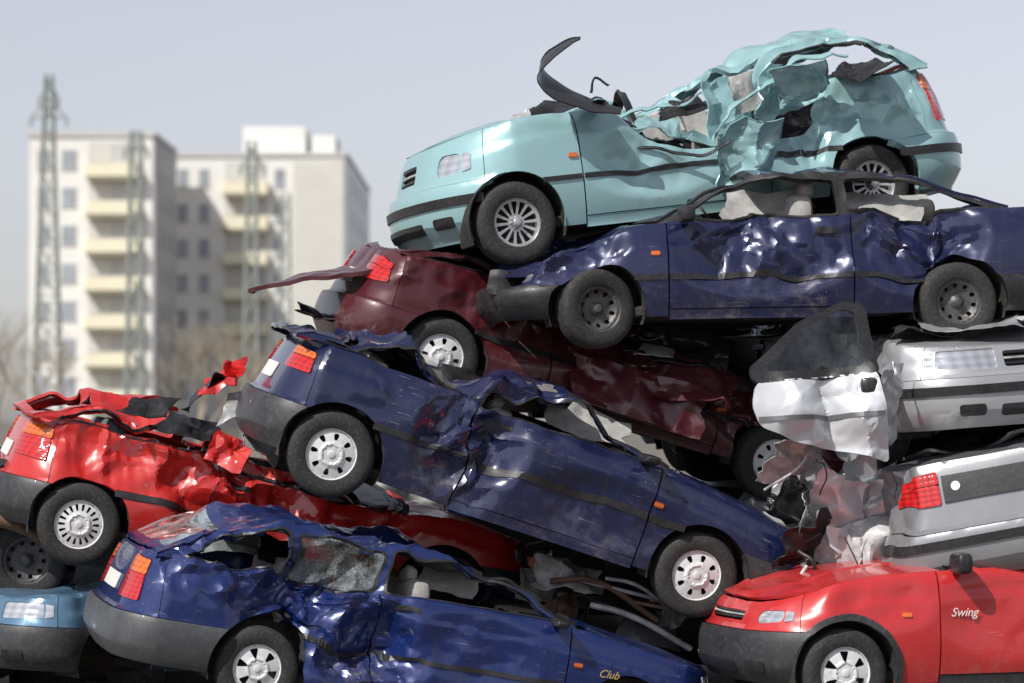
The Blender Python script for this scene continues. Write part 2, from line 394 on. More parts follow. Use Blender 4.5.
        s.pan('sill',M['bump'] if s.archtrim else s.mat,[(xd0-g,s.sill-.02),(xd0-g,s.sill+.045),(xq+g,s.sill+.045),(xq+g,s.sill-.02)],lambda u,v:S(u,v,-.004),rim=.03)
        if s.mould:
            m0,m1=s.mould; dm=math.sqrt(max(0,ra**2-(m1-az)**2))+.01 if m1-az<ra else .05
            for (a,b) in [(xd0-.01,xq+.01) if len(s.doors)==1 else (xd0-.01,s.doors[0][0]+.01)]+([(s.doors[1][1]-.01,xq+.01)] if len(s.doors)>1 else []):
                s.pan('side_moulding',M['trim'],[(a,m0),(a,m1),(b,m1),(b,m0)],lambda u,v:S(u,v,.010),rim=.014,res=.03)
            s.pan('side_moulding',M['trim'],[(ax-dm,m0),(ax-dm,m1),(xd0+.01,m1),(xd0+.01,m0)],lambda u,v:S(u,v,.010),rim=.014,res=.03)
            if xq-.02>-ax+dm+.03: s.pan('side_moulding',M['trim'],[(xq-.012,m0),(xq-.012,m1),(-ax+dm,m1),(-ax+dm,m0)],lambda u,v:S(u,v,.010),rim=.014,res=.03)
        if s.archtrim:
            for cx in (ax,-ax):
                o=[(cx+(ra+.035)*math.cos(a),az+(ra+.035)*math.sin(a)) for a in np.linspace(-.2,math.pi+.2,26)]
                i_=[(cx+(ra-.004)*math.cos(a),az+(ra-.004)*math.sin(a)) for a in np.linspace(math.pi+.2,-.2,26)]
                s.pan('arch_trim',M['bump'],o+i_,lambda u,v:S(u,v,.014),rim=.03,res=.025)
        sf=s.sfc; a,b=s.fs; z0,z1=s.fz
        hl=rnd([(sf-b,z1),(sf-b,z0+.02),(sf-a,z0),(sf-a,z1)],s.lr); hr=[(2*sf-x,z) for x,z in hl]
        gw=s.grille; gr=rnd([(sf-gw,z0+.01),(sf+gw,z0+.01),(sf+gw,z1-.02),(sf-gw,z1-.02)],.02) if gw>0 else None
        top=s.topedge(sh,2*sf-sh,50)
        s.pan('nose',s.mat,[(sh,s.bt+.004)]+top+[(2*sf-sh,s.bt+.004)],S,holes=[hl,hr]+([gr] if gr else []),rim=.02,both=False)
        for q in (hl,hr): s.pan('headlamp',M['head'],q,lambda u,v:S(u,v,-.008),rim=.03,both=False,res=.03)
        ind=rnd([(sf-b-.012,z0+.02),(sf-b-.012,z1-.005),(sf-b-.075,z1-.01),(sf-b-.075,z0+.03)],.01)
        s.pan('front_indicator',M['head'],ind,lambda u,v:S(u,v,.006),rim=.02,res=.02)
        rep=rnd([(ax-.42,.60),(ax-.42,.63),(ax-.36,.63),(ax-.36,.60)],.012)
        s.pan('side_repeater',M['tamb'],rep,lambda u,v:S(u,v,.01),rim=.015,res=.02)
        if gr:
            s.pan('grille_back',M['trim'],gr,lambda u,v:S(u,v,-.03),rim=.0,both=False)
            for k in range(3):
                zz=z0+.03+k*(z1-z0-.06)/2
                s.pan('grille_bar',M['trim'] if k!=1 else M['bare'],[(sf-gw,zz-.006),(sf+gw,zz-.006),(sf+gw,zz+.006),(sf-gw,zz+.006)],lambda u,v:S(u,v,-.004),rim=.02,both=False)
        sr=s.src; a,b=s.ts; z0,z1=s.tz
        tl=rnd([(sr+b,z0+.0),(sr+b-.02,z1-.02),(sr+a,z1),(sr+a,z0)],.025)
        tr_=[(2*sr-x,z) for x,z in tl]
        top=s.topedge(stt,2*sr-stt,50)
        s.pan('tail_panel',s.mat,[(stt,s.bt+.004)]+top+[(2*sr-stt,s.bt+.004)],S,holes=[tl,tr_],rim=.02,both=False)
        zm=z0+(z1-z0)*.6
        t1=rnd([(sr+b,z0),(sr+b-.01,zm),(sr+a,zm),(sr+a,z0)],.02); t2=rnd([(sr+b-.01,zm+.004),(sr+b-.02,z1-.02),(sr+a,z1),(sr+a,zm+.004)],.02)
        s.pan('tail_lamp_red',M['tred'],t1,lambda u,v:S(u,v,.012),rim=.03,res=.03)
        s.pan('tail_lamp_upper',M['tamb'] if s.tail2 else M['tred'],t2,lambda u,v:S(u,v,.012),rim=.03,res=.03)
        if s.band:
            s.pan('boot_reflector_band',M['trim'],[(sr-a+.02,z0+.01),(sr+a-.02,z0+.01),(sr+a-.02,z1-.03),(sr-a+.02,z1-.03)],lambda u,v:S(u,v,.014),rim=.016,both=False)
            s.pan('boot_badge',M['plate'],[(sr+a-.10+.028*math.cos(t),(z0+z1)/2+.028*math.sin(t)) for t in np.linspace(0,6.283,16,endpoint=False)],lambda u,v:S(u,v,.018),rim=.006,both=False,res=.01)
        if s.plate:
            s.pan('number_plate',M['plate'],rnd([(sr-.25,.60),(sr+.25,.60),(sr+.25,.70),(sr-.25,.70)],.01),lambda u,v:S(u,v,.012),rim=.008,both=False)
        bm_=M[s.bump] if s.bump in M else s.mat
        def bmp(c,ax_,sg):
            ar=arc(ax_,abb,ab,8) if sg>0 else [(ax_-ra*math.cos(a),az+ra*math.sin(a)) for a in np.linspace(abb,ab,8)]
            half=[(x+sg*.006,z) for x,z in ar]; return half+[(2*c-x,z) for x,z in half[::-1]]
        bf=lambda u,v:S(u,v,.012+.022*np.sin(np.pi*np.clip((v-s.bb)/(s.bt-s.bb),0,1))**.6)
        s.pan('front_bumper',bm_,bmp(sf,ax,1),bf,rim=.05,both=False); s.pan('rear_bumper',bm_,bmp(sr,-ax,-1),bf,rim=.05,both=False)
        if s.bstrip:
            for c,q,sg in ((sf,ax+dxb,1),(sr,-ax-dxb,-1)):
                e0=q+sg*.06
                s.pan('bumper_strip',M['trim'],rnd([(e0,.40),(e0,.455),(2*c-e0,.455),(2*c-e0,.40)],.01),lambda u,v:S(u,v,.046),rim=.02,both=False)
        s.pan('bumper_intake',M['trim'],rnd([(sf-.35,.26),(sf-.35,.33),(sf+.35,.33),(sf+.35,.26)],.02),lambda u,v:S(u,v,.04),rim=.015,both=False)
        s.pan('fog_lamp',M['trim'],rnd([(sf-.6,.27),(sf-.6,.34),(sf-.45,.34),(sf-.45,.27)],.02),lambda u,v:S(u,v,.04),rim=.015,res=.03)
        def deck(name,mat,c,s0,bow,off,crown,rim):
            u=np.linspace(s0,c,40); x_=np.interp(u,s.st,s.xt); E=S(u,s.zs(x_),0)
            ex=E[:,0];ey=E[:,1]; xe=ex[-1]; sg=1 if c>0 else -1
            yb=ey[0]; rear=[(ex[0]+sg*bow*(1-(t/yb)**2),t) for t in np.linspace(-yb,yb,14)[1:-1]]
            poly=[(float(a),float(b)) for a,b in list(zip(ex,ey))[::-1]]
            full=poly+[(float(a),float(b)) for a,b in rear[::-1]]+[(a,-b) for a,b in poly[::-1][:-1]]
            o=np.argsort(ex)
            def fn(X,Y):
                ye=np.maximum(np.interp(X,ex[o],ey[o]),.05) ; q=np.clip(np.abs(Y)/ye,0,1)
                dn=np.clip(np.abs(xe-X)/.35,0,1)**.6
                rg=.010*np.exp(-((np.abs(Y)-.45*ye)/.03)**2)*dn
                return np.stack([X,Y,s.zs(X)+crown*(1-q**2.2)*dn+off+rg],1)
            cx=sum(p[0] for p in full)/len(full)
            full=[(cx+(a-cx)*.995,b*.994) for a,b in full]
            s.pan(name,mat,full,fn,rim=rim,both=False)
        deck('bonnet',s.mat,s.sfc,s.xA0+.06,.09,0,s.crown,.02)
        deck('engine_bay_cover',M['under'],s.sfc-.02,s.xA0-.02,.09,-.06,.02,0)
        if s.xC0>s.xr+.3:
            deck('boot_lid',s.mat,s.src,s.xC0-.05,.06,0,.03,.02)
            deck('boot_liner',M['under'],s.src+.02,s.xC0,.06,-.06,.02,0)
        if 'cabin' not in s.skip:
            xa=lambda z:s.xA0+(s.xA1-s.xA0)*(z-s.zs(s.xA0))/(s.Hr-s.zs(s.xA0))
            xc=lambda z:s.xC0+(s.xC1-s.xC0)*(z-s.zs(s.xC0))/(s.Hr-s.zs(s.xC0))
            bot=[(float(x),float(s.zs(x))-.004) for x in np.linspace(s.xC0,s.xA0,14)]
            rf=[(float(x),float(s.rh(x))) for x in np.linspace(s.xA1,s.xC1,12)]
            out=bot+rf; holes=[]
            pw=.055; zt=s.Hr-.085
            bounds=[9]+sorted(s.pil,reverse=True)+[-9]
            for i in range(len(bounds)-1):
                xf_=bounds[i]-.035; xr_=bounds[i+1]+.035
                zb=float(s.zs((max(xr_,s.xC0)+min(xf_,s.xA0))/2))+.025
                q=[(max(xr_,xc(zb)+pw*2.2),zb),(max(xr_,xc(zt)+pw*2),zt),(min(xf_,xa(zt)-pw),zt),(min(xf_,xa(zb)-pw*1.5),zb)]
                if q[3][0]-q[0][0]<.12: continue
                if q[2][0]-q[1][0]<.04: q[2]=(q[1][0]+.06,q[2][1])
                holes.append(rnd(q,.045))
            G=lambda u,v,off=0:np.stack([u,s.gy(u,v)+off,v],1)
            s.pan('window_frame',s.mat if s.frame=='paint' else M['trim'],out,G,holes=holes,rim=.035)
            for i,h in enumerate(holes):
                c=np.mean(h,0); o=[((p[0]-c[0])+c[0]+.016*np.sign(p[0]-c[0]),p[1]+.016*np.sign(p[1]-c[1])) for p in h]
                s.pan('window_seal',M['trim'],o,lambda u,v:G(u,v,.006),holes=[h],rim=.02,res=.03)
                if i in s.glass: s.pan('side_glass',M[s.gm],h,lambda u,v:G(u,v,-.012),rim=0,res=.06)
            ye0=s.hw-.25; xg=(s.xA1+s.xC1)/2; h_=(s.xA1-s.xC1)/2
            def RF(u,v,dz=0):
                w=v/ye0; x=u+.05*(1-w**2)*((u-xg)/h_); y=w*s.gy(u,s.rh(u)); return np.stack([x,y,s.rh(u)+.045*(1-w**2)+dz],1)
            rx=s.roofx or (s.xC1,s.xA1)
            ragged=[(rx[1]-(.22*abs(math.sin(t*7.3+1))+.1*math.sin(t*17) if s.roofx else 0),t) for t in np.linspace(-ye0,ye0,14 if s.roofx else 2)]
            s.pan('roof',s.mat,ragged+[(rx[0],ye0),(rx[0],-ye0)],RF,rim=.03,both=False)
            s.pan('headlining',M[s.lin],[(rx[1]-.03-(.25 if s.roofx else 0),-ye0+.06),(rx[1]-.03-(.25 if s.roofx else 0),ye0-.06),(rx[0]+.03,ye0-.06),(rx[0]+.03,-ye0+.06)],lambda u,v:RF(u,v,-.04),rim=0,both=False,res=.05)
            def scr(x0,x1,b0,b1):
                z0_=float(s.zs(x0))+.02; z1_=float(s.rh(x1))
                def fn(v,t):
                    w=v/.6; k=t/.5; xb=x0+b0*(1-w*w); xt=x1+b1*(1-w*w)
                    yb=w*s.gy(x0,z0_); yt=w*s.gy(x1,z1_); zb=z0_+.03*(1-w*w); zt=z1_+.045*(1-w*w)
                    return np.stack([xb+(xt-xb)*k,yb+(yt-yb)*k,zb+(zt-zb)*k+.02*np.sin(np.pi*k)],1)
                return fn
            for nm,fn,on,mt,wd in (('windscreen',scr(s.xA0,s.xA1,.10,.05),s.screen,M['trim'],.035),('rear_window',scr(s.xC0,s.xC1,-.06,-.05),s.rscreen,s.mat,.06)):
                q=[(-.6,0),(.6,0),(.6,.5),(-.6,.5)]; h=rnd([(-.6+wd,wd),(.6-wd,wd),(.6-wd,.5-wd),(-.6+wd,.5-wd)],.03)
                s.pan(nm+'_surround',mt,q,fn,holes=[h],rim=.02,both=False)
                if on: s.pan(nm+'_glass',M[s.gm],h,fn,rim=0,both=False,res=.06)
        hw=s.hw
        s.box('floor_pan',M['under'],(0,0,.235),(s.wb-.3,s.W-.16,.09),8,8)
        s.box('engine_block',M['under'],((s.xf+s.xA0)/2-.08,0,.42),(s.xf-s.xA0-.26,s.W-.52,.42),6,6)
        x0b=s.xr+.16; x1b=-s.wb/2+.45
        s.box('boot_floor',M['under'],((x0b+x1b)/2,0,.42),(x1b-x0b,s.W-.52,.42),6,6)
        s.box('dashboard',M['trim'],(s.xA0-.18,0,.80),(.40,s.W-.26,.24),4,8)
        for yy in (-.36,.36):
            s.box('seat_cushion',M[s.seat],(.12,yy,.46),(.52,.48,.18),4,6)
            s.box('seat_back',M[s.seat],(-.22,yy,.76),(.18,.46,.62),4,6)
            s.box('headrest',M[s.seat],(-.27,yy,1.10),(.10,.26,.17),3,5)
        s.box('rear_bench',M[s.seat],(-.80,0,.48),(.46,s.W-.42,.2),4,8)
        s.box('rear_backrest',M[s.seat],(-1.08,0,.76),(.16,s.W-.42,.55),4,8)
        th=np.linspace(0,2*math.pi,28,endpoint=False); P=[];F=[]
        for i,a in enumerate(th):
            for j in range(6):
                b_=2*math.pi*j/6; rr=.18+.013*math.cos(b_); P.append((.42+.012*math.sin(b_)+.17*rr/.18*math.sin(a)*.5,.36+rr*math.cos(a),.88+rr*math.sin(a)*.9))
        for i in range(28):
            for j in range(6): F.append((i*6+j,i*6+(j+1)%6,((i+1)%28)*6+(j+1)%6,((i+1)%28)*6+j))
        mkobj('steering_wheel',s.deform(np.array(P)),F,M['trim'],s.e)
        for cx in (ax,-ax):
            for sg in (1,-1):
                P=[];F=[]; n=22
                for i in range(n):
                    a=-.35+(math.pi+.7)*i/(n-1)
                    for yy in (hw-.035,hw-.3): P.append((cx+(ra+.004)*math.cos(a),sg*yy,az+(ra+.004)*math.sin(a)))
                for i in range(n-1): F.append((2*i,2*i+1,2*i+3,2*i+2))
                F.append(tuple(2*i+1 for i in range(n)))
                mkobj('wheel_well',s.deform(np.array(P)),F,M['under'],s.e)
        if s.mirror:
            for sg in (1,-1):
                P,F=sqbox((xd0-.12,sg*(hw+.03),float(s.zs(xd0))+.05),(.10,.19,.13),4,6); mkobj('door_mirror',s.deform(P),F,M['trim'],s.e)
        Wm={'F':(ax,s.ns),'f':(ax,-s.ns),'R':(-ax,s.ns),'r':(-ax,-s.ns)}
        for c in s.wheels:
            x,sg=Wm[c]; wheel(s.e,Vector((x,sg*(hw-.125),s.r)),sg,s.r,s.cap,M[s.capm],rot=s.rot+x,steer=(s.steer if c in'Ff' else 0))
        return s
    def decal(s,text,x,z,size,mat):
        cu=bpy.data.curves.new('trim_lettering','FONT'); cu.body=text; cu.size=size; cu.shear=.35; cu.extrude=.001; cu.materials.append(mat)
        o=bpy.data.objects.new('trim_lettering',cu); COL.objects.link(o); o.parent=s.e
        p=s.deform(s.S([x],[z],.003)*np.array([1,s.ns,1]))[0]; dx=-s.ns
        R=Matrix(((dx,0,0),(0,0,s.ns),(0,1,0))).to_4x4()
        o.matrix_local=Matrix.Translation(Vector(p)+Vector((0,s.ns*.003,0)))@R
    def place(s,f,r,y,yaw=0,roll=0):
        base=0 if s.face=='R' else math.pi
        R0=Matrix.Rotation(base+math.radians(yaw),4,'Z')@Matrix.Rotation(-s.ns*math.radians(roll),4,'X')
        wf=Vector((s.wb/2,s.ns*(s.hw-.04),s.r)); wr=Vector((-s.wb/2,s.ns*(s.hw-.04),s.r))
        v=R0@(wf-wr); kf=(CAMD+y+v.y/2)/CAMD; kr=(CAMD+y-v.y/2)/CAMD
        F=Vector((f[0]*kf,0,CAMH+(f[1]-CAMH)*kf)); R=Vector((r[0]*kr,0,CAMH+(r[1]-CAMH)*kr)); d=F-R
        th=math.atan2(v.z,v.x)-math.atan2(d.z,d.x); sc=math.hypot(d.x,d.z)/math.hypot(v.x,v.z)
        A=Matrix.Rotation(th,4,'Y')@R0@Matrix.Scale(sc,4)
        mid=A@((wf+wr)/2); t=Vector(((F.x+R.x)/2,y,(F.z+R.z)/2))-mid
        s.e.matrix_world=Matrix.Translation(t)@A; bpy.context.view_layer.update()
        return s
    def anchor(s,loc,wld,yaw,tilt=0,roll=0,sc=1):
        base=0 if s.face=='R' else math.pi
        A=Matrix.Rotation(-math.radians(tilt),4,'Y')@Matrix.Rotation(base+math.radians(yaw),4,'Z')@Matrix.Rotation(-s.ns*math.radians(roll),4,'X')@Matrix.Scale(sc,4)
        t=Vector(wld)-A@Vector(loc); s.e.matrix_world=Matrix.Translation(t)@A; bpy.context.view_layer.update(); return s
def sheet(parent,name,mat,c,u,v,amp,seed,bend=0,f=2.2,res=.025,rim=.006,jag=.07):
    """crumpled torn sheet: centre c, half-vectors u and v (world metres)"""
    c=np.array(c,float);u=np.array(u,float);v=np.array(v,float); lu=np.linalg.norm(u);lv=np.linalg.norm(v); n=np.cross(u,v);n/=np.linalg.norm(n)
    rs=np.random.RandomState(seed); k=4
    poly=[]
    for i in range(k*4):
        t=i/(k*4)
        if t<.25: a,b=-1+8*t,-1
        elif t<.5: a,b=1,-1+8*(t-.25)
        elif t<.75: a,b=1-8*(t-.5),1
        else: a,b=-1,1-8*(t-.75)
        j=1-rs.uniform(0,3*jag); poly.append((a*lu*j,b*lv*j))
    V,F=tri2d(poly,[],res); P=c+V[:,:1]*u/lu+V[:,1:]*v/lv
    h=folds(P,f,seed)+.2*folds(P,f*2.6,seed+1); P=P+n*(amp*h)[:,None]+n*(bend*((V[:,0]/lu)**2))[:,None]
    P=P+(u/lu)*(amp*.5*folds(P,f*1.2,seed+3))[:,None]
    return mkobj(name,P,F,mat,parent,rim=rim,center=(0,0,0),world=True,sharp=20)
def ribbon(parent,name,mat,pts,w,wd=(0,1,0),thick=.01,n=30,kink=.008):
    A=np.array(pts,float); t=np.linspace(0,len(A)-1,n)
    def cr(i,f):
        p=[A[max(0,min(len(A)-1,i+k))] for k in(-1,0,1,2)]
        return .5*((2*p[1])+(-p[0]+p[2])*f+(2*p[0]-5*p[1]+4*p[2]-p[3])*f*f+(-p[0]+3*p[1]-3*p[2]+p[3])*f**3)
    C=np.array([cr(min(int(q),len(A)-2),q-min(int(q),len(A)-2)) for q in t]); wd=np.array(wd,float)
    W=np.interp(t,range(len(A)),w if hasattr(w,'__len__') else [w]*len(A)); P=[];F=[]; m=5
    for i in range(n):
        for j in range(m): P.append(C[i]+wd*W[i]*(j/(m-1)-.5)+np.array([0,0,1])*.12*W[i]*math.cos(math.pi*(j/(m-1)-.5)))
    P=np.array(P); P+=kink*np.stack([folds(P,6,5),folds(P,6,6),folds(P,6,7)],1)
    for i in range(n-1):
        for j in range(m-1): F.append((i*m+j,i*m+j+1,(i+1)*m+j+1,(i+1)*m+j))
    return mkobj(name,P,F,mat,parent,rim=thick,center=(0,0,0),world=True)
def wire(parent,name,mat,pts,r=.008):
    cu=bpy.data.curves.new(name,'CURVE'); cu.dimensions='3D'; cu.bevel_depth=r; cu.bevel_resolution=3; sp=cu.splines.new('BEZIER'); sp.bezier_points.add(len(pts)-1)
    for b,p in zip(sp.bezier_points,pts): b.co=p; b.handle_left_type=b.handle_right_type='AUTO'
    cu.materials.append(mat); o=bpy.data.objects.new(name,cu); COL.objects.link(o); o.parent=parent; o.matrix_parent_inverse=parent.matrix_world.inverted(); return o
def X(u,v,y=0):   # image pixel coordinates -> world point (metres) at depth y
    k=(CAMD+y)/CAMD; return ((u-512)/149.7*k,y,CAMH+(420-v)/149.7*k)
def Q(u,v): return ((u-512)/149.7,CAMH+(420-v)/149.7)  # image pixel coordinates -> x and z in metres on the reference plane

# ------------------------------------------------------------------ the cars
teal=Car('teal','L',wb=2.36,fo=.48,ro=.76,W=1.58,H=1.42,sh=[(-1.9,.97),(-1.0,.96),(.0,.93),(.7,.93),(1.0,.91),(1.4,.85),(1.6,.80),(1.75,.76)],
  xA0=.82,xA1=.15,xC1=-1.25,xC0=-1.72,doors=[(-.48,.74)],bump='body',bstrip=True,mould=(.47,.50),cap='spoke',capm='alloy',Rf=.46,Rr=.42,bowf=.16,bt=.53,bb=.18,
  fz=(.58,.72),fs=(.46,.66),lr=.07,grille=.16,tz=(.62,.95),ts=(.46,.80),crown=.06,seat='cloth2',lin='cloth2',plate=False,r=.25,res=.023,roofx=(-1.25,-.35),edge=18,
  ops=[('crush',[(-1.7,.88),(-1.25,.86),(-.95,.80),(-.65,.55),(-.35,.32),(.1,.30),(.8,.35)],.24,.08,.05,.08),('dent',(-1.2,.2,1.3),(.7,1.0,.35),(0,0,-.03),.09),
       ('dent',(-.12,.75,1.02),(.68,.55,.46),(0,-.16,-.34),.10),('dent',(-.75,.8,.75),(.42,.4,.42),(0,-.14,0),.13),('dent',(.25,.8,.55),(.5,.3,.25),(0,-.04,0),.03),('dent',(.75,.2,.95),(.35,.9,.2),(0,0,-.03),.06),('dent',(-1.4,.7,.8),(.5,.4,.4),(0,-.04,0),.05)])
teal.build().place(Q(518,222),Q(876,182),.72,18)
cp=Car('indigo','L',wb=2.43,fo=.70,ro=.85,W=1.67,H=1.31,sh=[(-2.1,.90),(-1.2,.89),(0,.85),(.6,.84),(1.0,.80),(1.5,.72),(2.06,.60)],xA0=.80,xA1=.12,xC1=-.70,xC0=-1.6,
  doors=[(-.50,.74)],pil=[-.45],bt=.44,fz=(.47,.55),fs=(.4,.72),grille=0,tz=(.62,.80),ts=(.3,.84),mould=(.44,.475),cap='steel',capm='steel',tail2=False,steer=.3,frame='trim',crown=.04,r=.262,seat='cloth2',lin='cloth2',bump='trim',res=.025,edge=18,
  ops=[('crush',[(-1.7,.82),(-.8,.78),(0,.76),(.8,.8)],.26,.05,-.05,.05),('dent',(-.95,.8,.70),(.52,.4,.40),(0,-.15,-.03),.12),('dent',(.10,.8,.65),(.70,.4,.36),(0,-.09,0),.075),
       ('dent',(1.5,.3,.65),(.65,1.0,.35),(-.10,-.04,-.06),.10)])
cp.build().place(Q(597,308),Q(960,301),.15,7)
mr=Car('maroon','R',wb=2.5,fo=.75,ro=.70,W=1.66,H=1.38,cap='oval',bump='body',xC0=-1.72,tz=(.66,.84),ts=(.42,.84),tail2=False,res=.022,edge=17,
  ops=[('crush',[(-1.6,.45),(-.6,.35),(.9,.25)],.16,.10,.05,.1),('dent',(.3,.7,.85),(1.6,.8,.45),(0,-.10,-.06),.11),('dent',(1.2,.6,.7),(.8,.8,.5),(-.1,-.05,-.08),.10),('dent',(-.8,.8,.75),(.7,.4,.4),(0,-.06,0),.07),('dent',(-1.7,.4,.85),(.5,.8,.3),(0,0,-.02),.06)])
mr.build().place(Q(775,462),Q(441,357),.75,14)
nv=Car('navy','R',cap='oval',ro=.50,fo=.87,tz=(.70,.85),ts=(.44,.82),fz=(.56,.66),doors=[(-.42,.80)],pil=[-.42],bump='bump',sh=[(-1.8,.92),(-1.0,.93),(.5,.885),(.9,.86),(1.4,.80),(2.07,.68)],res=.024,edge=18,seat='cloth2',
  ops=[('crush',[(-1.6,.50),(-1.1,.32),(-.5,.24),(-.2,.42),(.4,.55),(.9,.6)],.18,.06,.02,.02),('dent',(-.1,.6,.92),(1.2,.6,.20),(0,-.03,-.03),.06),('dent',(-.42,.8,.6),(.40,.3,.50),(0,-.09,0),.11),('dent',(-1.1,.8,.8),(.35,.3,.25),(0,-.03,0),.035),('dent',(.5,.8,.45),(.6,.3,.25),(0,-.04,0),.035)])
nv.build().place(Q(697,575),Q(332,454),-.25,12)
rd=Car('red','R',cap='many',tz=(.64,.86),ts=(.40,.84),Rr=.4,doors=[(-.40,.80)],res=.022,edge=17,roofx=(-1.2,-.7),
  ops=[('crush',[(-1.7,.60),(-1.3,.55),(-1.0,.42),(-.6,.5),(-.2,.3),(.9,.12)],.20,.08,.03,.03),('dent',(-1.0,.7,.85),(.8,.5,.40),(0,-.04,-.02),.08),('dent',(-.2,.7,.7),(.6,.5,.5),(0,-.1,-.04),.12),('dent',(.4,.6,.8),(.9,.8,.4),(0,0,-.10),.08)])
rd.build().place(Q(440,592),Q(80,524),.65,15)
dk=Car('dark','R',cap='steel',capm='steel',res=.05,ops=[('crush',[(-1.6,.1),(.9,.1)],.1,.1,0,0),('dent',(0,0,.85),(2.2,1.2,.5),(0,0,-.18),.1)])
dk.build().place(Q(380,650),Q(28,560),.95,14)
bl=Car('blue','R',wb=2.52,fo=.78,ro=.97,W=1.69,H=1.43,xC0=-2.02,xC1=-1.50,cap='tri',doors=[(-.50,.80)],pil=[-.5,-1.12],tz=(.58,.86),ts=(.42,.74),bump='bumpg',mould=(.46,.49),wheels='Rr',Rr=.34,gm='craze',glass=(1,),rscreen=True,res=.022,edge=17,seat='cloth2',
  ops=[('crush',[(-1.9,.64),(-1.2,.66),(-.5,.58),(.2,.50),(.9,.55)],.22,.05,.05,.0),('dent',(-.90,.8,.72),(.70,.5,.52),(0,-.15,0),.15),('dent',(-.50,.8,.45),(.4,.4,.4),(.02,-.10,0),.12),('dent',(-1.6,.7,.95),(.7,.6,.35),(0,-.03,-.02),.09),('dent',(.2,.8,.6),(.5,.3,.3),(0,-.04,0),.03)])
bl.build().place(Q(622,722),Q(258,668),-.75,16)
bl.decal('Club',1.02,.56,.075,M['gold'])
sb=Car('sky','L',cap='oval',bump='bump',fz=(.54,.66),wheels='fr',ops=[('crush',[(-1.6,.15),(.9,.15)],.1,.1,0,0),('dent',(1.5,.5,.8),(.6,.6,.3),(0,0,-.02),.04)],res=.035)
sb.build().anchor((sb.xf-.20,sb.hw-.06,.6),X(54,612,.1),46,tilt=-3)
cr=Car('red2','L',wb=2.44,fo=.56,W=1.61,H=1.40,Rf=.42,bowf=.12,cap='tri',archtrim=True,bump='bump',mould=None,fz=(.56,.66),fs=(.48,.70),lr=.05,bt=.52,screen=True,glass=(0,1),doors=[(-.60,.62)],pil=[-.6],
  xA0=.52,xA1=-.18,sh=[(-1.8,.93),(-1.0,.93),(.5,.88),(.9,.86),(1.4,.79),(1.80,.70)],ops=[('dent',(1.5,.1,.78),(.4,.9,.25),(0,0,-.02),.04),('dent',(1.0,.8,.7),(.4,.4,.2),(0,-.02,0),.02),('dent',(.1,.8,.6),(.6,.3,.3),(0,-.03,0),.015)])
cr.build().place(Q(845,672),Q(1213,662),-.6,14)
cr.decal('Swing',.55,.60,.075,M['plate'])
sv=Car('silver','R',wb=2.55,fo=.80,ro=.8,W=1.67,H=1.40,xC0=-1.5,doors=[(-.15,.85),(-.88,-.15)],pil=[-.15],cap='oval',bump='body',bstrip=True,fz=(.54,.665),fs=(.32,.74),grille=.27,res=.024,edge=18,
  ops=[('crush',[(-1.6,.3),(.9,.25)],.13,.1,-.1,0),('dent',(1.2,0,.95),(.9,1.1,.24),(0,0,.02),.12),('dent',(1.05,.8,.6),(.60,.5,.5),(0,-.08,0),.11)],skip=('door',))
sv.build().anchor((sv.xf-.18,-sv.hw+.07,.60),X(922,363,-.15),-66,tilt=4,sc=1.12)
gs=Car('grey','R',wb=2.55,fo=.8,ro=.95,W=1.69,H=1.40,xC0=-1.55,xC1=-1.0,doors=[(-.15,.85),(-.88,-.15)],pil=[-.15],bump='body',bstrip=True,tz=(.66,.86),ts=(.38,.84),tail2=False,band=True,edge=20,
  sh=[(-2.2,.94),(-1.2,.94),(.5,.90),(.9,.88),(2,.7)],ops=[('crush',[(-1.6,.12),(.9,.1)],.1,.1,0,0),('dent',(-1.9,-.8,.7),(.5,.4,.5),(.05,.1,0),.08)],plate=False)
gs.build().anchor((gs.xr+.15,gs.hw-.10,.72),X(880,505,-.35),80,tilt=11,sc=1.08)
sg=Car('silver','L',res=.03,wheels='Rr',bump='bare',ops=[('crush',[(-1.6,.1),(.9,.1)],.12,.1,0,0),('dent',(1.4,.2,.5),(1.0,1.3,.8),(-.35,-.1,.02),.16),('dent',(.5,.5,.6),(.8,.8,.6),(0,-.1,0),.12)])
sg.build().place(Q(905,560),Q(1270,520),.45,20)
for c,f,r,y,yw,k in (('grey',Q(330,640),Q(690,650),2.6,4,'L'),('dark',Q(700,560),Q(340,560),2.75,-6,'R'),('dark',Q(950,640),Q(590,640),2.5,5,'R'),
                   ('dark',Q(600,400),Q(960,395),2.5,6,'L'),('navy',Q(1150,560),Q(790,520),2.9,0,'R'),('dark',Q(420,690),Q(60,680),2.0,5,'R'),('dark',Q(1180,480),Q(820,470),2.2,0,'R')):
    b=Car(c,k,res=.06,wheels='',ops=[('crush',[(-1.6,.4),(.9,.4)],.1,.1,0,0),('dent',(0,0,.8),(2.2,1.2,.4),(0,0,-.05),.08)]); b.build().place(f,r,y,yw)
    last=b

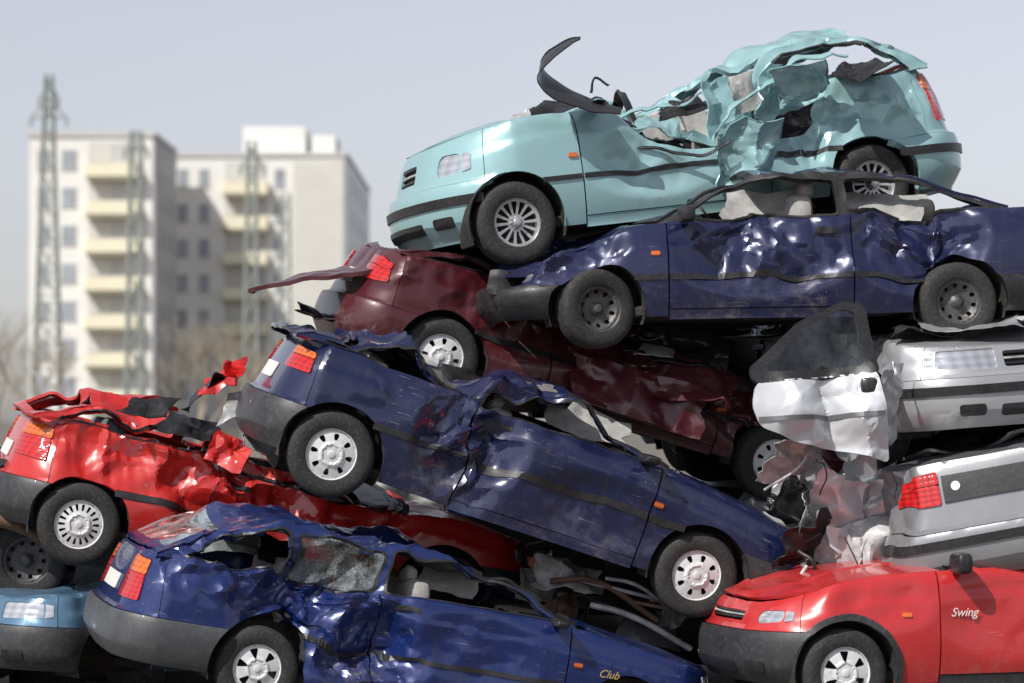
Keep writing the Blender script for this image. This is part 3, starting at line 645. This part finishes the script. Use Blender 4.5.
# ---- open door of the silver car
def opendoor(car):
    o=np.array(X(884,448,-.35)); ux=np.array((-.97,-.22,-.0)); uz=np.array((-.05,.10,1.)); nn=np.cross(ux,uz)
    def fn(a,b): 
        P=o+np.outer(a,ux)+np.outer(b,uz)+np.outer(.05*np.sin(np.pi*np.clip(b/.5,0,1))-.1*np.clip(b-.5,0,1),-nn)
        q=np.exp(-((a-.22)/.42)**2-((b-.2)/.32)**2); P=P+np.outer((.02+.14*q)*folds(P,1.8,31)+.02*q*folds(P,6,3),nn); return P
    lower=rnd([(-.02,-.10),(.05,.50),(.86,.43),(.91,.28),(.86,.14),(.6,.04),(.3,-.01)],.05)
    V,F=tri2d(lower,[],.02); mkobj('open_door_skin',fn(V[:,0],V[:,1]),F,M['white'],car.e,rim=.03,center=(0,0,0),world=True,sharp=18)
    fr=rnd([(.02,.49),(.05,.95),(.20,.98),(.52,.84),(.90,.52),(.87,.42)],.05); ho=rnd([(.12,.54),(.13,.90),(.22,.92),(.50,.79),(.78,.50)],.03)
    V,F=tri2d(fr,[ho],.03); mkobj('open_door_window_frame',fn(V[:,0],V[:,1]),F,M['trim'],car.e,rim=.03,center=(0,0,0),world=True)
    V,F=tri2d(ho,[],.08); mkobj('open_door_glass',fn(V[:,0],V[:,1])+nn*.012,F,M['glass'],car.e,world=True)
    st=[(.04,.20),(.04,.23),(.87,.20),(.87,.17)]; V,F=tri2d(st,[],.03); mkobj('open_door_moulding',fn(V[:,0],V[:,1])-nn*.01,F,M['grey'],car.e,rim=.012,center=(0,0,0),world=True)
    P,F=sqbox(o+ux*.10+uz*.40-nn*.06,(.12,.12,.12),4,5); mkobj('open_door_mirror',P,F,M['trim'],car.e,world=True)
opendoor(sv)
sheet(sv.e,'crumpled_wing_sheet',M['silver'],X(893,405,-.3),(.09,.10,.0),(.02,.0,.30),.08,61,f=3)
sheet(sv.e,'buckled_bonnet_sheet',M['silver'],X(965,322,.35),(.38,.0,.02),(.0,.25,.04),.05,63,f=2.4)
sheet(sv.e,'dark_underbonnet_sheet',M['trim'],X(930,326,.4),(.30,.1,.02),(.0,.20,.04),.06,65,f=3)
# ---- torn metal on the teal car
ribbon(teal.e,'torn_bonnet_edge',M['dark'],[X(622,110,.3),X(590,103,.3),X(556,88,.25),X(540,70,.2),X(556,50,.2),X(581,37,.2)],[.05,.14,.20,.20,.14,.03],(0.12,1,.7),n=34)
ribbon(teal.e,'torn_trim',M['trim'],[X(590,92,.5),X(596,76,.5),X(610,84,.5)],.05,(.2,1,.2))
for i,(u,v,y,a,b,m_) in enumerate(((752,150,.62,(.22,0,.03),(.05,-.08,.24),'teal'),(722,105,.8,(.10,.10,.03),(-.04,.06,.22),'teal'),(690,105,.9,(.20,.12,.05),(.02,.1,.08),'trim'),
      (772,92,.9,(.08,.2,-.02),(.05,.05,.22),'teal'),(800,78,.9,(.20,.15,.08),(.05,.15,-.10),'teal'),(745,92,1.1,(.13,.1,.03),(0,.06,.16),'cloth2'),(655,122,1.0,(.25,.1,-.03),(.0,.15,.05),'teal'),
      (560,112,.95,(.24,.05,.0),(.0,.22,.09),'trim'),(528,116,.95,(.12,.15,.03),(.0,.12,.07),'bare'),(790,125,.68,(.16,0,.06),(.03,-.05,.12),'trim'),(862,66,1.1,(.22,.1,.04),(.0,.3,.05),'trim'),
      (655,150,.95,(.26,.05,-.02),(.02,.1,.10),'trim'))):
    sheet(teal.e,'torn_sheet',M[m_],X(u,v,y),a,b,.08,11+i*3,f=2.6,rim=.008)
ribbon(teal.e,'bent_pillar',M['teal'],[X(600,128,.75),X(640,108,.8),X(690,100,.85),X(715,78,.9)],[.08,.07,.06,.05],(0,1,.3),kink=.02)
ribbon(teal.e,'bent_roof_rail',M['teal'],[X(715,140,.62),X(735,105,.7),X(775,78,.8),X(800,56,.9),X(850,52,.9)],[.08,.09,.09,.08,.05],(0,1,.4),kink=.025)
ribbon(teal.e,'hanging_seal',M['trim'],[X(610,150,.62),X(650,146,.6),X(700,154,.6),X(730,140,.6)],.03,(0,.6,.6))
sheet(cp.e,'torn_lining',M['cloth2'],X(765,205,.55),(.32,0,.02),(.02,.1,.12),.04,15); sheet(cp.e,'torn_lining',M['cloth2'],X(885,203,.55),(.30,0,-.02),(.02,.1,.10),.04,16)
sheet(cp.e,'crumpled_bonnet_edge',M['indigo'],X(545,262,.35),(.32,.0,.05),(.0,.25,.06),.05,18)
sheet(cp.e,'torn_front_sheet',M['trim'],X(510,285,.2),(.16,.0,-.02),(.02,.1,.10),.06,20)
sheet(nv.e,'torn_lining',M['cloth2'],X(590,420,.35),(.30,.0,-.10),(.02,.12,.10),.05,51); sheet(nv.e,'torn_inner_sheet',M['bare'],X(420,352,.35),(.16,.1,-.06),(.02,.12,.06),.05,53); sheet(nv.e,'torn_inner_sheet',M['trim'],X(470,378,.2),(.20,.1,-.06),(.02,.12,.06),.05,55)
sheet(bl.e,'torn_inner_sheet',M['bare'],X(235,540,-.3),(.22,.1,-.02),(.02,.12,.08),.06,57); sheet(bl.e,'torn_inner_sheet',M['trim'],X(285,550,-.4),(.16,.1,-.04),(.02,.12,.10),.06,58); sheet(bl.e,'torn_lining',M['cloth2'],X(450,580,-.3),(.20,.1,-.05),(.02,.12,.07),.04,59)
# ---- crushed parts wedged in the gap under the navy car
for i,(u,v,a,b,m_) in enumerate(((570,575,(.26,.1,-.06),(.02,.12,.10),'bare'),(620,600,(.28,.1,-.10),(.02,.15,.08),'dark'),(560,610,(.16,.1,.05),(.04,.1,.12),'rust'),(650,630,(.22,.1,-.05),(.03,.15,.10),'grey'),
      (600,640,(.25,.1,-.05),(.02,.12,.10),'red'),(535,585,(.12,.1,-.03),(.02,.1,.12),'cloth2'),(675,610,(.10,.1,.02),(.03,.1,.14),'bare'))):
    sheet(last.e if False else rd.e,'wedged_sheet',M[m_],X(u,v,.55+.05*i),a,b,.07,71+i*2,f=3)
for i in range(6):
    rs=random.Random(90+i); u=rs.uniform(540,660); v=rs.uniform(570,630)
    wire(rd.e,'brake_pipe',M['rust' if i%2 else 'bare'],[X(u,v,.4),X(u+rs.uniform(20,50),v+rs.uniform(-5,20),.35),X(u+rs.uniform(60,110),v+rs.uniform(10,45),.45)],rs.choice((.008,.014,.022)))
sheet(mr.e,'boot_lid_raised',M['maroon'],X(338,268,.9),(.58,.05,.10),(.02,.45,.04),.03,21,bend=-.03,rim=.03,jag=.02)
sheet(mr.e,'torn_trim_sheet',M['trim'],X(350,318,.75),(.40,.0,-.10),(0,.2,.03),.06,23)
sheet(mr.e,'crumpled_side_sheet',M['maroon'],X(640,395,.5),(.50,.0,-.14),(.03,.05,.18),.08,25)
sheet(mr.e,'crumpled_bonnet_sheet',M['maroon'],X(700,380,.6),(.28,.0,-.06),(.03,.2,.14),.08,27)
sheet(mr.e,'torn_dark_sheet',M['trim'],X(670,350,.8),(.35,.0,-.04),(.03,.2,.08),.06,28); sheet(mr.e,'torn_bare_sheet',M['bare'],X(655,348,.7),(.14,.0,-.03),(.03,.1,.05),.05,30)
for i,(u,v,a,b,m_) in enumerate(((222,378,(.15,.05,.06),(.03,.1,.10),'red'),(205,388,(.12,.05,.12),(.03,.12,.02),'trim'),(240,402,(.12,.05,.05),(.03,.1,.12),'bare'),(236,366,(.07,.05,.01),(0,.05,.07),'tred'),
      (190,425,(.20,.1,-.04),(.03,.1,.08),'trim'),(230,450,(.14,.0,-.06),(.05,.05,.12),'red'),(265,440,(.10,.05,-.08),(.03,.1,.1),'bare'),(150,405,(.16,.1,-.02),(.03,.1,.05),'trim'))):
    sheet(rd.e,'torn_sheet',M[m_],X(u,v,.55-.02*i),a,b,.06,29+i*2,f=3)
wire(rd.e,'exhaust_pipe',M['rust'],[X(-30,515,.5),X(10,522,.5),X(60,545,.7)],.05)
for i,(u,v,a,b) in enumerate(((800,455,.20,.14),(838,505,.2,.2),(805,540,.18,.16),(862,470,.10,.25),(850,550,.16,.2),(822,485,.14,.1),(888,425,.08,.25),(790,500,.1,.16),(868,520,.08,.2),(830,570,.2,.08),(815,520,.06,.22),(845,450,.16,.06))):
    sheet(sg.e,'torn_sheet',M[('bare','white','trim','white','white','bare','white','trim','bare','trim','bare','white')[i]],X(u,v,-.05+.05*i-.3*(i>9)),(a,.08,.08*(-1)**i),(.06,-.12,b),.09,41+i*3,f=3)
for i in range(9):
    rs=random.Random(i); u=rs.uniform(785,880); v=rs.uniform(440,570)
    wire(sg.e,'loose_cable',M['trim'] if i%2 else M['bare'],[X(u,v,-.2),X(u+rs.uniform(-30,30),v+rs.uniform(5,40),-.25),X(u+rs.uniform(-50,50),v+rs.uniform(20,60),-.1)],rs.choice((.005,.009,.014)))

# ------------------------------------------------------------------ setting
def boxes(name,mat,L,parent):
    P=[];F=[]
    for lo,hi in L:
        b=len(P); P+=[(a,bb,c) for a in (lo[0],hi[0]) for bb in (lo[1],hi[1]) for c in (lo[2],hi[2])]
        F+=[tuple(b+i for i in f) for f in [(0,1,3,2),(4,6,7,5),(0,4,5,1),(2,3,7,6),(0,2,6,4),(1,5,7,3)]]
    me=bpy.data.meshes.new(name); me.from_pydata(P,[],F); me.materials.append(mat); o=bpy.data.objects.new(name,me); COL.objects.link(o); o.parent=parent; return o
wallA=plain('render_offwhite_hazed',(.74,.73,.69),.9,0,.06,.3,0,0,.0); wallB=plain('render_cream_hazed',(.77,.72,.54),.9,0,.06,.3,0,0,.0); wallC=plain('render_grey_hazed',(.52,.51,.50),.9,0,.08,.3,0,0,0)  # wall colours lightened: distance haze is put into the base colour
wallD=plain('render_beige_hazed',(.60,.59,.54),.9,0,.06,.3,0,0,0); winM=plain('far_window_hazed',(.32,.34,.37),.35,0,.3,.5,0,.1,0)  # same painted haze: pale beige, and window panes kept light to lower contrast
def empty(n):
    e=bpy.data.objects.new(n,None); COL.objects.link(e); return e
fh=2.8
def building(x0,x1,y0,dep,nf,cols,roofs,side):
    e=empty('apartment_building'); H=nf*fh+.6
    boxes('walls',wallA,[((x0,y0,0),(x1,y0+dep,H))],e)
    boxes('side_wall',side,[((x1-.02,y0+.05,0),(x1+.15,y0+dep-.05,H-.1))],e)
    wins=[];bal=[];rec=[];fr=[];grey=[]
    for kind,a,b in cols:
        for f in range(nf):
            z=f*fh+.5
            if kind=='w': 
                wins.append(((a,y0-.04,z+.5),(b,y0+.1,z+1.9))); fr.append(((a-.08,y0-.10,z+.42),(b+.08,y0+.1,z+.5)))
            elif kind=='b':
                rec.append(((a+.1,y0-.03,z+.9),(b-.1,y0+.05,z+2.5))); bal.append(((a,y0-1.1,z-.25),(b,y0-.95,z+.85))); bal.append(((a,y0-1.1,z-.3),(b,y0+.1,z-.12)))
                bal.append(((a,y0-.95,z-.25),(a+.12,y0,z+.85))); bal.append(((b-.12,y0-.95,z-.25),(b,y0,z+.85)))
                grey.append(((a+.3,y0-.06,z+1.0),((a+b)/2-.1,y0+.02,z+2.3)))
        if kind=='g': grey.append(((a,y0-.08,0),(b,y0+.1,H-.3)))
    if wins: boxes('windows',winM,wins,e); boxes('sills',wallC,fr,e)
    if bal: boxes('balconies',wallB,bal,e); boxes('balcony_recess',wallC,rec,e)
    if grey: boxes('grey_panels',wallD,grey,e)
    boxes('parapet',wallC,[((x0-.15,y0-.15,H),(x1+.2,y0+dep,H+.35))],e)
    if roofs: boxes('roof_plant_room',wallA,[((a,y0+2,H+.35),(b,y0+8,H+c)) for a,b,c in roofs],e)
    sw=[((x1+.12,y0+dep*(.25+.25*k),f*fh+1),(x1+.2,y0+dep*(.25+.25*k)+1.2,f*fh+2.4)) for f in range(nf) for k in range(3)]
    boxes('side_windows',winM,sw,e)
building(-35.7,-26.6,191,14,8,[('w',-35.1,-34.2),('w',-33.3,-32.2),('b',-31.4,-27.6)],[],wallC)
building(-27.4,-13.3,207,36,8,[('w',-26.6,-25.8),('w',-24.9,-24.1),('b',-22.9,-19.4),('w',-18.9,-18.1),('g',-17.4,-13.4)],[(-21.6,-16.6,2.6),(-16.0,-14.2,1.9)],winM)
mast=plain('galvanised_green_hazed',(.27,.30,.275),.7,.1,.15,2,0,0,0)  # green-grey made pale, with the air haze painted into it
def latmast(x,y,h,wb_,wt,arms):
    e=empty('lattice_mast'); P=[];F=[]
    def beam(a,b,t):
        a=Vector(a);b=Vector(b); d=(b-a).normalized(); u=d.cross(Vector((.3,.9,.1))).normalized()*t; v=d.cross(u).normalized()*t; k=len(P)
        for p in (a,b):
            for s1,s2 in ((1,1),(1,-1),(-1,-1),(-1,1)): P.append(tuple(p+u*s1+v*s2))
        for i in range(4): F.append((k+i,k+(i+1)%4,k+4+(i+1)%4,k+4+i))
    n=int(h/1.0); W=lambda z:(wb_+(wt-wb_)*z/h)/2
    for i in range(n):
        z0=h*i/n; z1=h*(i+1)/n; c0=[(x+sx*W(z0),y+sy*W(z0),z0) for sx,sy in ((-1,-1),(1,-1),(1,1),(-1,1))]; c1=[(x+sx*W(z1),y+sy*W(z1),z1) for sx,sy in ((-1,-1),(1,-1),(1,1),(-1,1))]
        for j in range(4):
            beam(c0[j],c1[j],.036); beam(c0[j],c1[(j+1)%4],.018); beam(c0[(j+1)%4],c1[j],.018); beam(c1[j],c1[(j+1)%4],.014)
    for z,l in arms:
        for s_ in (-1,1):
            beam((x,y,z),(x+s_*l,y,z),.04); beam((x,y,z+.8),(x+s_*l,y,z),.03); beam((x+s_*l,y,z),(x+s_*l,y,z-.35),.05)
    mkobj('lattice',P,F,mast,e)
latmast(-19.6,101,16.6,1.3,.30,[(14.8,.75),(15.6,.4)]); latmast(-15.9,101,14.2,.8,.45,[(13.4,.5)]); latmast(-11.0,101,13.8,.7,.35,[(12.7,.5)]); latmast(-10.6,114,12.6,.6,.4,[])
bark=plain('bare_twigs',(.30,.255,.19),.9,0,.2,3,0,0,0)
def tree(x,y,h,seed):
    rs=random.Random(seed); P=[];F=[]
    def br(a,d,l,r,dep):
        b=a+d*l; u=d.orthogonal().normalized(); v=d.cross(u); k=len(P); r2=r*.65
        for p,rr in ((a,r),(b,r2)):
            for i in range(4):
                q=p+(u*math.cos(i*1.571)+v*math.sin(i*1.571))*rr; P.append(tuple(q))
        for i in range(4): F.append((k+i,k+(i+1)%4,k+4+(i+1)%4,k+4+i))
        if dep==0: return
        for i in range(3 if dep>1 else 4):
            nd=(d+Vector((rs.uniform(-1,1),rs.uniform(-1,1),rs.uniform(-.3,.7)))*.62).normalized(); br(a+d*l*rs.uniform(.6,1),nd,l*rs.uniform(.62,.82),r2*.8,dep-1)
    br(Vector((x,y,-.1)),Vector((0,0,1)),h*.28,h*.018,6)
    e=empty('bare_tree'); mkobj('trunk_and_branches',P,F,bark,e)
for i,(x,y,h) in enumerate(((-19.5,88,8),(-17.3,84,6.5),(-11.8,88,7.6),(-10.2,92,8.2),(-9.0,86,7.0),(-13.6,95,6.8))): tree(x,y,h,i)
gm,nt,b=newmat('scrapyard_ground'); tc=nt.nodes.new('ShaderNodeTexCoord'); n1=noise_n(nt,tc.outputs['Object'],.4,10,.65); n2=noise_n(nt,tc.outputs['Object'],9,6,.7)
c=mixc(nt,ramp(nt,n1,.35,.65),(.11,.10,.085),(.17,.155,.13)); c=mixc(nt,ramp(nt,n2,.5,.7),c,(.08,.07,.06)); nt.links.new(c,b.inputs['Base Color']); b.inputs['Roughness'].default_value=.95
bp=nt.nodes.new('ShaderNodeBump'); bp.inputs['Distance'].default_value=.05; nt.links.new(n2,bp.inputs['Height']); nt.links.new(bp.outputs[0],b.inputs['Normal'])
xs=np.unique(np.concatenate([np.linspace(-3000,-20,12),np.linspace(-20,20,70),np.linspace(20,3000,12)])); ys=np.unique(np.concatenate([np.linspace(-300,-25,5),np.linspace(-25,20,80),np.linspace(20,4000,14)]))
P=[(x,y,(.04*math.sin(x*1.3+y)+.03*math.sin(y*2.1-x*.7))-.05 if abs(x)<19 and -24<y<19 else -.05) for y in ys for x in xs]; nx=len(xs)
F=[(j*nx+i,j*nx+i+1,(j+1)*nx+i+1,(j+1)*nx+i) for j in range(len(ys)-1) for i in range(nx-1)]
mkobj('ground',P,F,gm,None)
# ------------------------------------------------------------------ light, sky, camera
az_,el=math.radians(222),math.radians(46)
w=bpy.data.worlds.new('World'); scene.world=w; w.use_nodes=True; nt=w.node_tree; bg=nt.nodes['Background']
sky=nt.nodes.new('ShaderNodeTexSky'); sky.sky_type='NISHITA'; sky.sun_disc=False; sky.sun_elevation=el; sky.sun_rotation=az_; sky.dust_density=1.0; sky.air_density=1.0; sky.ozone_density=2.5
hs=nt.nodes.new('ShaderNodeHueSaturation'); hs.inputs['Saturation'].default_value=.36; hs.inputs['Value'].default_value=1.04; nt.links.new(sky.outputs[0],hs.inputs['Color'])
ml=nt.nodes.new('ShaderNodeMix'); ml.data_type='RGBA'; ml.blend_type='MULTIPLY'; ml.inputs[0].default_value=1; ml.inputs[7].default_value=(1.0,.965,1.0,1); nt.links.new(hs.outputs[0],ml.inputs[6]); nt.links.new(ml.outputs[2],bg.inputs[0]); bg.inputs[1].default_value=.12
sl=bpy.data.lights.new('sun','SUN'); sl.energy=5.0; sl.angle=math.radians(.6); sl.color=(1,.96,.90); so=bpy.data.objects.new('sun',sl); COL.objects.link(so)
sd=Vector((math.sin(az_)*math.cos(el),math.cos(az_)*math.cos(el),math.sin(el))); so.rotation_euler=(-sd).to_track_quat('-Z','Y').to_euler(); so.location=(-20,-30,30)
cam=bpy.data.cameras.new('camera'); co=bpy.data.objects.new('camera',cam); COL.objects.link(co); scene.camera=co
co.location=(0,-CAMD,CAMH); co.rotation_euler=(math.radians(90+1.59),0,0); cam.lens=100; cam.sensor_width=36; cam.clip_end=8000
cam.dof.use_dof=True; cam.dof.focus_distance=CAMD; cam.dof.aperture_fstop=1.7
scene.view_settings.view_transform='Standard'; scene.view_settings.look='None'; scene.view_settings.exposure=0
